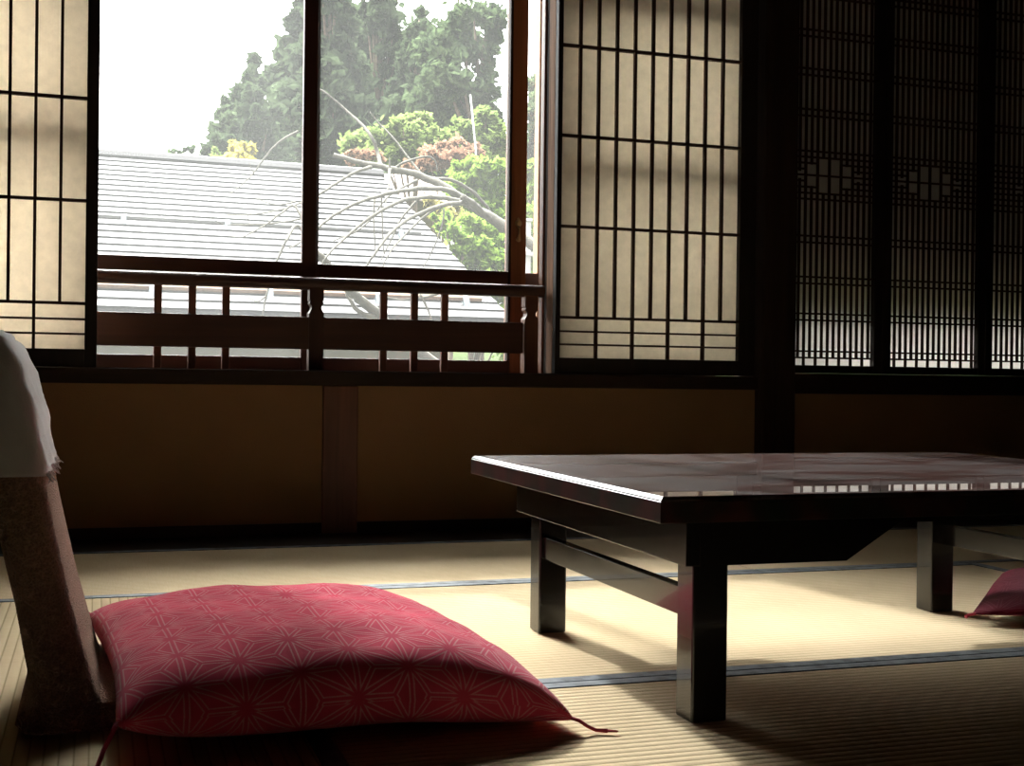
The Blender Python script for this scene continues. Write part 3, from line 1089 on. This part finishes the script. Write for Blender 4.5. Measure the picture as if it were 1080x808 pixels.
# walls under the eave
v = []
for s in (XR0 + .4, XR1 - .45):
    for r in (.55, 2 * RUN - .55):
        for z in (ZG, P0.z - .05):
            q = P0 + E_ * s + N_ * r
            v.append((q.x, q.y, z))
MB().add(v, [(0, 1, 5, 4), (2, 6, 7, 3), (0, 2, 3, 1), (4, 5, 7, 6), (0, 4, 6, 2), (1, 3, 7, 5)]).build('wall', M['house_wall'], house)
# gutter under the eave
MB().tube([RP(XR0, -.04, -.065), RP(XR1, -.04, -.065)], .05, 8).build('gutter', M['gutter'], house)
# snow bars with brackets
for (row, mat_, bw, px_list, px_end) in ((240.5, M['guard'], .022, ((130, 236), (239, 241), (423, 253), (330, 247)), (445, 254)),
                                          (313.5, M['rust'], .026, ((160, 311), (284, 316), (396, 317), (486, 318)), (502, 317))):
    r = roof_sr(210, row)[1]
    s_end = roof_sr(*px_end)[0]
    bar = MB().tube([RP(XR0, r, .07), RP(s_end, r, .07)], bw, 6).build('snow_bar', mat_, house)
    for pp in px_list:
        s = roof_sr(*pp)[0]
        m = MB()
        hw = .024
        vv = [RP(s - hw, r - .08, .02), RP(s + hw, r - .08, .02), RP(s + hw, r + .03, .03), RP(s - hw, r + .03, .03),
              RP(s - hw, r - .05, .10), RP(s + hw, r - .05, .10), RP(s + hw, r - .03, .105), RP(s - hw, r - .03, .105)]
        m.add([p[:] for p in vv], [(0, 1, 2, 3), (4, 5, 6, 7), (0, 1, 5, 4), (1, 2, 6, 5), (2, 3, 7, 6), (3, 0, 4, 7)])
        m.build('bracket', M['zinc'], bar)

# faded pink house further off
hq = at(440, 200, 24.5)
h2 = empty('distant_house', (hq.x, hq.y, ZG), 'small distant house with a faded pink roof beyond the grey roof', 'house')
pk = MB()
x0_, x1_, y0_, y1_ = hq.x - 3.2, hq.x + .5, hq.y - 1.0, hq.y + 2.0
ze, zr = hq.z - .35, hq.z + .36
pk.add([(x0_, y0_, ze), (x1_, y0_, ze), (x1_, (y0_ + y1_) / 2, zr), (x0_, (y0_ + y1_) / 2, zr), (x0_, y1_, ze), (x1_, y1_, ze)],
       [(0, 1, 2, 3), (3, 2, 5, 4), (0, 3, 4), (1, 5, 2), (0, 4, 5, 1)])
pk.build('roof', M['pink_roof'], h2)
MB().box(x0_ + .2, x1_ - .2, y0_ + .25, y1_ - .25, ZG, ze).build('wall', M['house_wall'], h2)


# ------------------------------------------------------------------ foliage
def foliage(blobs, n, size, name, mat, parent, shell=0.55, flat=0.0):
    """blobs: (centre, rx, ry, rz); leaves are small bent quads scattered through the blobs"""
    vol = np.array([max(1e-6, (b[1] * b[3])) for b in blobs])
    cnt = np.maximum(8, (n * vol / vol.sum()).astype(int))
    C_ = []
    for b, k in zip(blobs, cnt):
        nc = max(6, k // 28)
        d = rng.normal(size=(nc, 3))
        d /= np.linalg.norm(d, axis=1)[:, None]
        R3 = np.array([b[1], b[2], b[3]])
        cc = d * (shell + (1.12 - shell) * rng.random((nc, 1)) ** .7) * R3
        pick = rng.integers(0, nc, k)
        sc = (.10 + .16 * rng.random((nc, 1)))[pick]
        C_.append(np.array(b[0])[None] + cc[pick] + rng.normal(size=(k, 3)) * sc * R3.mean())
    C_ = np.concatenate(C_)
    k = len(C_)
    a = rng.normal(size=(k, 3)); a[:, 2] *= (1 - flat); a /= np.linalg.norm(a, axis=1)[:, None]
    b = rng.normal(size=(k, 3)); b -= (a * b).sum(1)[:, None] * a; b /= np.linalg.norm(b, axis=1)[:, None]
    nn = np.cross(a, b)
    s = (size * (.55 + .9 * rng.random(k)))[:, None]
    v0 = C_ - a * s
    v1 = C_ + b * s * .55 + nn * s * .12
    v2 = C_ + a * s
    v3 = C_ - b * s * .55 + nn * s * .12
    V = np.stack([v0, v1, v2, v3], 1).reshape(-1, 3)
    off = np.array(root_loc(parent))
    me_ = bpy.data.meshes.new(name)
    me_.from_pydata((V - off).tolist(), [], [(4 * i, 4 * i + 1, 4 * i + 2, 4 * i + 3) for i in range(k)])
    me_.materials.append(mat)
    o = bpy.data.objects.new(name, me_)
    COL.objects.link(o)
    o.parent = parent
    return o


def ground_z(x, y):
    if y < 15.2: return ZG
    t = min(1, max(0, (y - 15.2) / 14))
    side = 1 / (1 + math.exp(-(x - 4.5) / 1.6))
    return ZG - .05 + (2.4 + 2.6 * side) * t * t * (3 - 2 * t) - .1


def tree(name, label, cat, Y, px_blobs, n, size, mat, base_px, trunk_r, group=None, depth=1.0, bark='dark_bark', flat=0.0, shell=.5):
    """px_blobs give each bough's centre and size as seen; the boughs are spread in depth around Y"""
    size = size * Y / 27.0 if Y > 25 else size
    depth = min(depth, .8)
    blobs = []
    for i, (x, y, rx, ry) in enumerate(px_blobs):
        yy = Y + depth * random.uniform(-1, 1)
        c = at(x, y, yy)
        k = yy / (F_PX * 0.95)
        blobs.append((c, rx * k, max(rx, ry) * k * .8, ry * k))
    bx = at(base_px, 300, Y).x
    zg = ground_z(bx, Y)
    r = empty(name, (bx, Y, zg), label, cat, group)
    topb = max(blobs, key=lambda b: b[0].z)
    m = MB()
    tp = topb[0]
    m.tube([(bx, Y, zg - .1), (bx * .7 + tp.x * .3, Y, zg + (tp.z - zg) * .4), (tp.x * .8 + bx * .2, (Y + tp.y) / 2, zg + (tp.z - zg) * .8), tp], [trunk_r, trunk_r * .75, trunk_r * .45, trunk_r * .15], 8)
    for b in blobs:
        z0 = zg + (b[0].z - zg) * .72
        t = (z0 - zg) / (tp.z - zg + 1e-6)
        p0 = Vector((bx + (tp.x - bx) * t, Y + (tp.y - Y) * t, z0))
        m.tube([p0, (p0 + b[0]) / 2 + Vector((0, 0, .05)), b[0]], [trunk_r * .3, trunk_r * .2, trunk_r * .08], 5)
    m.build('trunk', M[bark], r, True)
    foliage(blobs, n, size, 'foliage', mat, r, shell, flat)
    return r


def cone(apex, base_y, half_w, n=7):
    """boughs of a conical conifer in pixels"""
    out = []
    for i in range(n):
        t = (i + .4) / n
        y = apex[1] + (base_y - apex[1]) * t
        w = half_w * (t ** .8)
        if i < 1:
            out.append((apex[0], y, max(4, w * .8), (base_y - apex[1]) / n * .9))
        else:
            for s in (-1, 0, 1):
                out.append((apex[0] + s * w * .55 + random.uniform(-.08, .08) * w, y + abs(s) * 5, w * .5, (base_y - apex[1]) / n * .8))
    return out


CED = 'tall conifers on the hill behind the houses'
tree('cedar_tree', 'hazy conifer just left of the window mullion', 'tree', 38, cone((322, -18), 185, 66, 9), 9500, .15, M['cedar'], 322, .25, CED, 1.6)
tree('cedar_tree', 'lower hazy conifer sloping down toward the left above the grey roof', 'tree', 30, cone((268, 64), 182, 46, 7), 5200, .13, M['cedar'], 268, .2, CED, 1.2)
tree('cedar_tree', 'smallest hazy conifer at the left end of the treeline', 'tree', 25.5, cone((238, 108), 182, 30, 5), 2300, .12, M['cedar'], 238, .15, CED, .8)
tree('cedar_tree', 'tall conifer with its top cut off just right of the window mullion', 'tree', 34, cone((348, -55), 190, 62, 9), 9000, .15, M['cedar'], 348, .25, CED, 1.6)
tree('cedar_tree', 'tall conifer in the middle of the right pane', 'tree', 42, cone((398, -42), 190, 66, 10), 11500, .14, M['cedar'], 398, .25, CED, 1.6)
tree('cedar_tree', 'dense conifer between the middle conifer and the spreading pine', 'tree', 31, cone((443, 8), 190, 56, 9), 9000, .13, M['cedar'], 443, .22, CED, 1.4)
tree('pine_tree', 'spreading pine with layered crown at the right of the treeline', 'tree', 26.5,
     [(500, 20, 26, 11), (515, 14, 14, 8), (482, 36, 28, 12), (520, 34, 10, 12), (465, 58, 24, 16), (490, 56, 18, 9), (512, 66, 12, 18), (470, 86, 24, 16), (508, 98, 14, 18), (486, 78, 12, 8),
      (490, 112, 20, 18), (460, 112, 26, 20), (516, 126, 12, 14), (500, 140, 20, 16), (470, 140, 24, 18), (520, 150, 9, 12)], 9500, .115, M['pine'], 488, .22, CED, 1.0)
tree('distant_tree', 'pale distant tree seen in the narrow gap beside the right jamb', 'tree', 24,
     [(562, 95, 9, 12), (566, 120, 9, 18), (561, 150, 10, 16), (566, 185, 10, 20), (560, 215, 10, 16), (575, 130, 12, 30)], 2600, .12, M['pine'], 566, .15, CED, .8)
MAP = 'broadleaf trees behind the grey roof'
tree('maple_tree', 'light green maple above the ridge of the grey roof', 'tree', 21.5,
     [(398, 146, 26, 8), (388, 156, 22, 8), (425, 136, 20, 9), (440, 126, 14, 8), (418, 152, 26, 9), (445, 146, 24, 10), (410, 164, 30, 8), (440, 162, 26, 9)], 4200, .075, M['maple'], 425, .1, MAP, .6, 'dark_bark', .4)
tree('maple_tree', 'yellow green maple beside the thin white pole', 'tree', 23,
     [(488, 138, 20, 9), (512, 126, 14, 10), (520, 142, 14, 10), (480, 150, 20, 8), (505, 152, 22, 10), (528, 160, 12, 12), (500, 165, 26, 9), (527, 138, 8, 9)], 4000, .072, M['maple'], 508, .1, MAP, .6, 'dark_bark', .4)
tree('red_maple_tree', 'russet red maple behind the bare limb', 'tree', 20,
     [(468, 158, 18, 6), (488, 154, 14, 6), (452, 168, 22, 6), (478, 168, 20, 7), (500, 162, 10, 5), (436, 176, 14, 5)], 2000, .06, M['red_maple'], 468, .07, MAP, .5, 'dark_bark', .4)
tree('red_maple_tree', 'small russet maple close to the end of the bare limb', 'tree', 20,
     [(378, 163, 12, 5), (390, 166, 12, 4), (370, 167, 9, 4)], 700, .055, M['red_maple'], 380, .06, MAP, .4, 'dark_bark', .4)
tree('golden_tree', 'small golden leaved tree peeping over the ridge in the left pane', 'tree', 20,
     [(252, 154, 8, 6), (258, 160, 9, 8), (246, 162, 8, 7), (253, 168, 10, 8)], 650, .06, M['gold_leaf'], 253, .06, MAP, .3)
tree('young_tree', 'tiny green tree top beside the golden tree', 'tree', 21,
     [(229, 161, 7, 5), (234, 167, 9, 6), (226, 168, 8, 6)], 380, .06, M['maple'], 230, .05, MAP, .3)
tree('young_tree', 'faint twiggy tree top at the left of the ridge', 'tree', 24,
     [(184, 160, 7, 3), (198, 158, 5, 4), (190, 165, 10, 3)], 160, .06, M['pine'], 190, .05, MAP, .3)
BU = 'leafy bushes beyond the right end of the grey roof'
tree('vine_bush', 'bright green leafy bush under the bare limb', 'bush', 17.4,
     [(490, 186, 18, 14), (505, 178, 14, 10), (498, 206, 22, 16), (476, 196, 12, 12), (514, 206, 14, 20), (526, 190, 12, 18), (530, 220, 12, 20), (520, 232, 16, 16)], 5200, .06, M['vine'], 508, .06, BU, .35)
tree('vine_bush', 'lower bright green bush along the sloping edge of the grey roof', 'bush', 15.0,
     [(468, 232, 10, 9), (478, 246, 12, 10), (486, 258, 12, 10), (493, 272, 12, 10), (502, 286, 12, 12), (512, 300, 12, 14), (524, 318, 12, 14), (486, 238, 18, 12), (505, 250, 20, 14), (500, 268, 16, 14), (518, 270, 16, 18), (530, 255, 14, 18), (522, 296, 18, 18), (535, 290, 12, 20), (545, 318, 16, 20), (540, 350, 18, 26)], 5200, .058, M['vine'], 520, .06, BU, .35)
tree('vine_bush', 'green foliage in the narrow gap beside the right jamb', 'bush', 12.4,
     [(558, 190, 10, 20), (566, 215, 10, 24), (560, 245, 10, 24), (568, 265, 10, 24), (560, 300, 12, 26), (560, 340, 14, 30)], 2600, .06, M['vine'], 562, .06, BU, .35)
tree('ochre_bush', 'olive brown bush at the upper end of the sloping roof edge', 'bush', 16.2,
     [(462, 224, 12, 8), (470, 236, 12, 9), (478, 226, 10, 8), (466, 216, 8, 6), (482, 246, 9, 8), (455, 215, 8, 6)], 1500, .055, M['ochre_leaf'], 468, .05, BU, .3)

# thin white pole and white fence post
p0, p1 = at(502, 158, 19.2), at(496, 100, 19.2)
o = MB().tube([(p0.x, 19.2, ground_z(p0.x, 19.2)), p0, p1], [.022, .016, .012], 8).build('pole', M['white_paint'], None, True)
tag(o, 'thin white pole rising in front of the pine', 'pole')
q = at(557, 234, 9.0)
m = MB().cbox(q.x - .02, q.x + .02, 8.98, 9.02, ZG, q.z, .005)
m.cbox(q.x - .028, q.x + .028, 8.972, 9.028, q.z, q.z + .02, .005)
zz = at(560, 268, 9.0).z
m.box(q.x - .05, q.x + 1.6, 8.97, 9.03, zz - .015, zz + .015)
for k in range(6):
    m.box(q.x + .25 * (k + 1) - .012, q.x + .25 * (k + 1) + .012, 8.99, 9.01, zz - .9, zz - .03)
m.box(q.x - .05, q.x + 1.6, 8.97, 9.03, zz - .95, zz - .90)
o = m.build('fence_post', M['white_paint'])
tag(o, 'white fence post in the narrow gap beside the right jamb', 'fence post')

# ------------------------------------------------------------------ bare tree in front of the roof
YT = 7.0
base = at(640, 330, YT)
bt = empty('bare_tree', (base.x, YT, ZG), 'bare grey branching tree reaching across in front of the grey roof', 'tree')


def limb(pts, r0, r1, dy=0.0, name='branch'):
    """pts in photo pixels, spread in depth so that the boughs fork towards and away from the house"""
    P = []
    nP = len(pts)
    for i, q in enumerate(pts):
        t = i / (nP - 1)
        P.append(at(q[0], q[1], YT + (q[2] if len(q) > 2 else dy * t)))
    # resample with a smooth curve
    out, rad = [], []
    for i in range(nP - 1):
        a = P[max(i - 1, 0)]; b = P[i]; c = P[i + 1]; d = P[min(i + 2, nP - 1)]
        for k in range(4):
            t = k / 4
            out.append(0.5 * ((2 * b) + (c - a) * t + (2 * a - 5 * b + 4 * c - d) * t * t + (3 * b - a - 3 * c + d) * t ** 3))
            rad.append(r0 + (r1 - r0) * ((i + t) / (nP - 1)) ** .8)
    out.append(P[-1]); rad.append(r1)
    jit = [Vector((random.uniform(-1, 1), random.uniform(-1, 1), random.uniform(-1, 1))) * r * .25 for r in rad]
    return MB().tube([a + b for a, b in zip(out, jit)], rad, 7).build(name, M['bark'], bt, True)


# trunk hidden by the right screen, forking into the main limb
tr_top = at(600, 282, YT)
MB().tube([(base.x, YT, ZG - .1), (base.x + .02, YT, -1.2), (base.x - .02, YT, .2), tuple(at(625, 305, YT)), tuple(tr_top), tuple(at(585, 272, YT))], [.13, .11, .085, .07, .055, .045], 10).build('trunk', M['bark'], bt, True)
limb([(588, 274), (560, 256), (535, 240), (505, 222), (480, 205), (455, 190), (430, 182), (402, 176), (378, 171), (352, 163)], .040, .013, .5)
limb([(530, 243, .2), (512, 226, .1), (498, 214, .0), (488, 208, -.1)], .024, .018)
limb([(485, 207, .2), (470, 200, .1), (440, 199, -.1), (405, 205, -.3), (372, 216, -.5), (345, 232, -.6), (325, 250, -.7), (305, 262, -.8)], .019, .004)
limb([(492, 214, .1), (475, 210, .0), (445, 208, -.2), (415, 215, -.4), (390, 230, -.5), (365, 250, -.6), (345, 270, -.7), (334, 288, -.7)], .017, .004)
limb([(492, 214, .0), (470, 216, -.2), (440, 226, -.3), (415, 243, -.5), (398, 264, -.6), (385, 284, -.6), (380, 300, -.6)], .016, .004)
limb([(470, 216, -.1), (448, 228, -.1), (430, 245, -.2), (412, 265, -.3), (402, 285, -.3)], .009, .003)
limb([(402, 176, .4), (398, 160, .5), (392, 145, .5), (380, 130, .6), (362, 114, .7), (342, 97, .7), (325, 88, .8)], .014, .005)
limb([(447, 187, .4), (432, 168, .5), (415, 146, .6), (400, 130, .7), (390, 118, .7)], .008, .003)
limb([(415, 179, .4), (425, 172, .3), (440, 167, .2), (453, 165, .2), (460, 172, .2), (461, 181, .2)], .009, .004)
limb([(450, 189, .4), (475, 190, .5), (495, 200, .6), (510, 214, .7), (518, 226, .8)], .013, .010)
limb([(392, 176, .4), (378, 180, .3), (360, 190, .2), (340, 203, .1), (322, 212, .0), (300, 220, -.1), (268, 226, -.2), (228, 227, -.2)], .012, .003)
limb([(411, 178, .3), (411, 190, .2), (408, 205, .1), (406, 220, .0)], .010, .003)
limb([(411, 178, .3), (411, 170, .3), (411, 166, .3)], .007, .004)
limb([(440, 190, .2), (420, 200, .1), (405, 212, .0), (394, 228, .0), (378, 243, .0), (362, 250, .0), (352, 254, .0)], .008, .003)
limb([(443, 208, .0), (432, 220, .0), (422, 233, .0), (415, 248, .0), (408, 262, .0), (402, 275, .0)], .008, .003)
limb([(395, 210, -.1), (394, 228, -.1), (395, 248, -.1), (396, 270, -.1)], .006, .003)
limb([(402, 205, -.1), (403, 230, -.1), (404, 255, -.1), (405, 268, -.1)], .006, .003)
limb([(468, 220, -.1), (467, 235, -.1), (460, 255, -.1), (452, 272, -.1), (446, 282, -.1)], .006, .003)
limb([(314, 139, .8), (305, 143, .8), (292, 152, .8), (281, 164, .8), (268, 182, .8), (255, 195, .8), (242, 205, .8)], .009, .003)
limb([(268, 184, .8), (265, 178, .8), (263, 172, .8)], .004, .002)
limb([(330, 262, -.4), (312, 219, -.3), (298, 224, -.3), (282, 236, -.3), (268, 244, -.3), (262, 247, -.3)], .009, .003)
limb([(268, 244, -.3), (255, 250, -.3), (242, 249, -.3), (240, 249, -.3)], .004, .002)
limb([(312, 213, -.2), (295, 216, -.2), (280, 213, -.2), (267, 208, -.2)], .006, .002)
limb([(268, 226, -.2), (262, 226, -.2), (262, 236, -.2)], .004, .002)
limb([(240, 237, -.2), (262, 237, -.2), (285, 236, -.2), (312, 232, -.2), (335, 226, -.2)], .003, .006)
limb([(228, 227, -.2), (221, 228, -.2), (226, 232, -.2), (236, 237, -.2)], .003, .002)
# lower bough seen through the railing
limb([(470, 392, .3), (430, 362, .2), (400, 334, .1), (382, 318, .0), (368, 306, -.1), (352, 288, -.2), (341, 274, -.3), (330, 263, -.3)], .036, .020)
limb([(398, 333, .1), (384, 332, .0), (374, 324, .0), (368, 314, .0), (365, 307, .0)], .018, .008)
limb([(330, 263, -.3), (320, 246, -.3), (312, 238, -.3), (303, 252, -.4), (296, 266, -.4), (289, 285, -.4), (281, 312, -.4), (276, 338, -.4)], .012, .004)
limb([(281, 312, -.4), (272, 318, -.4), (262, 314, -.4)], .005, .002)
limb([(400, 312, -.2), (422, 316, -.2), (445, 314, -.2), (462, 310, -.2)], .004, .008)
limb([(443, 310, -.2), (450, 324, -.2), (456, 340, -.2)], .008, .004)
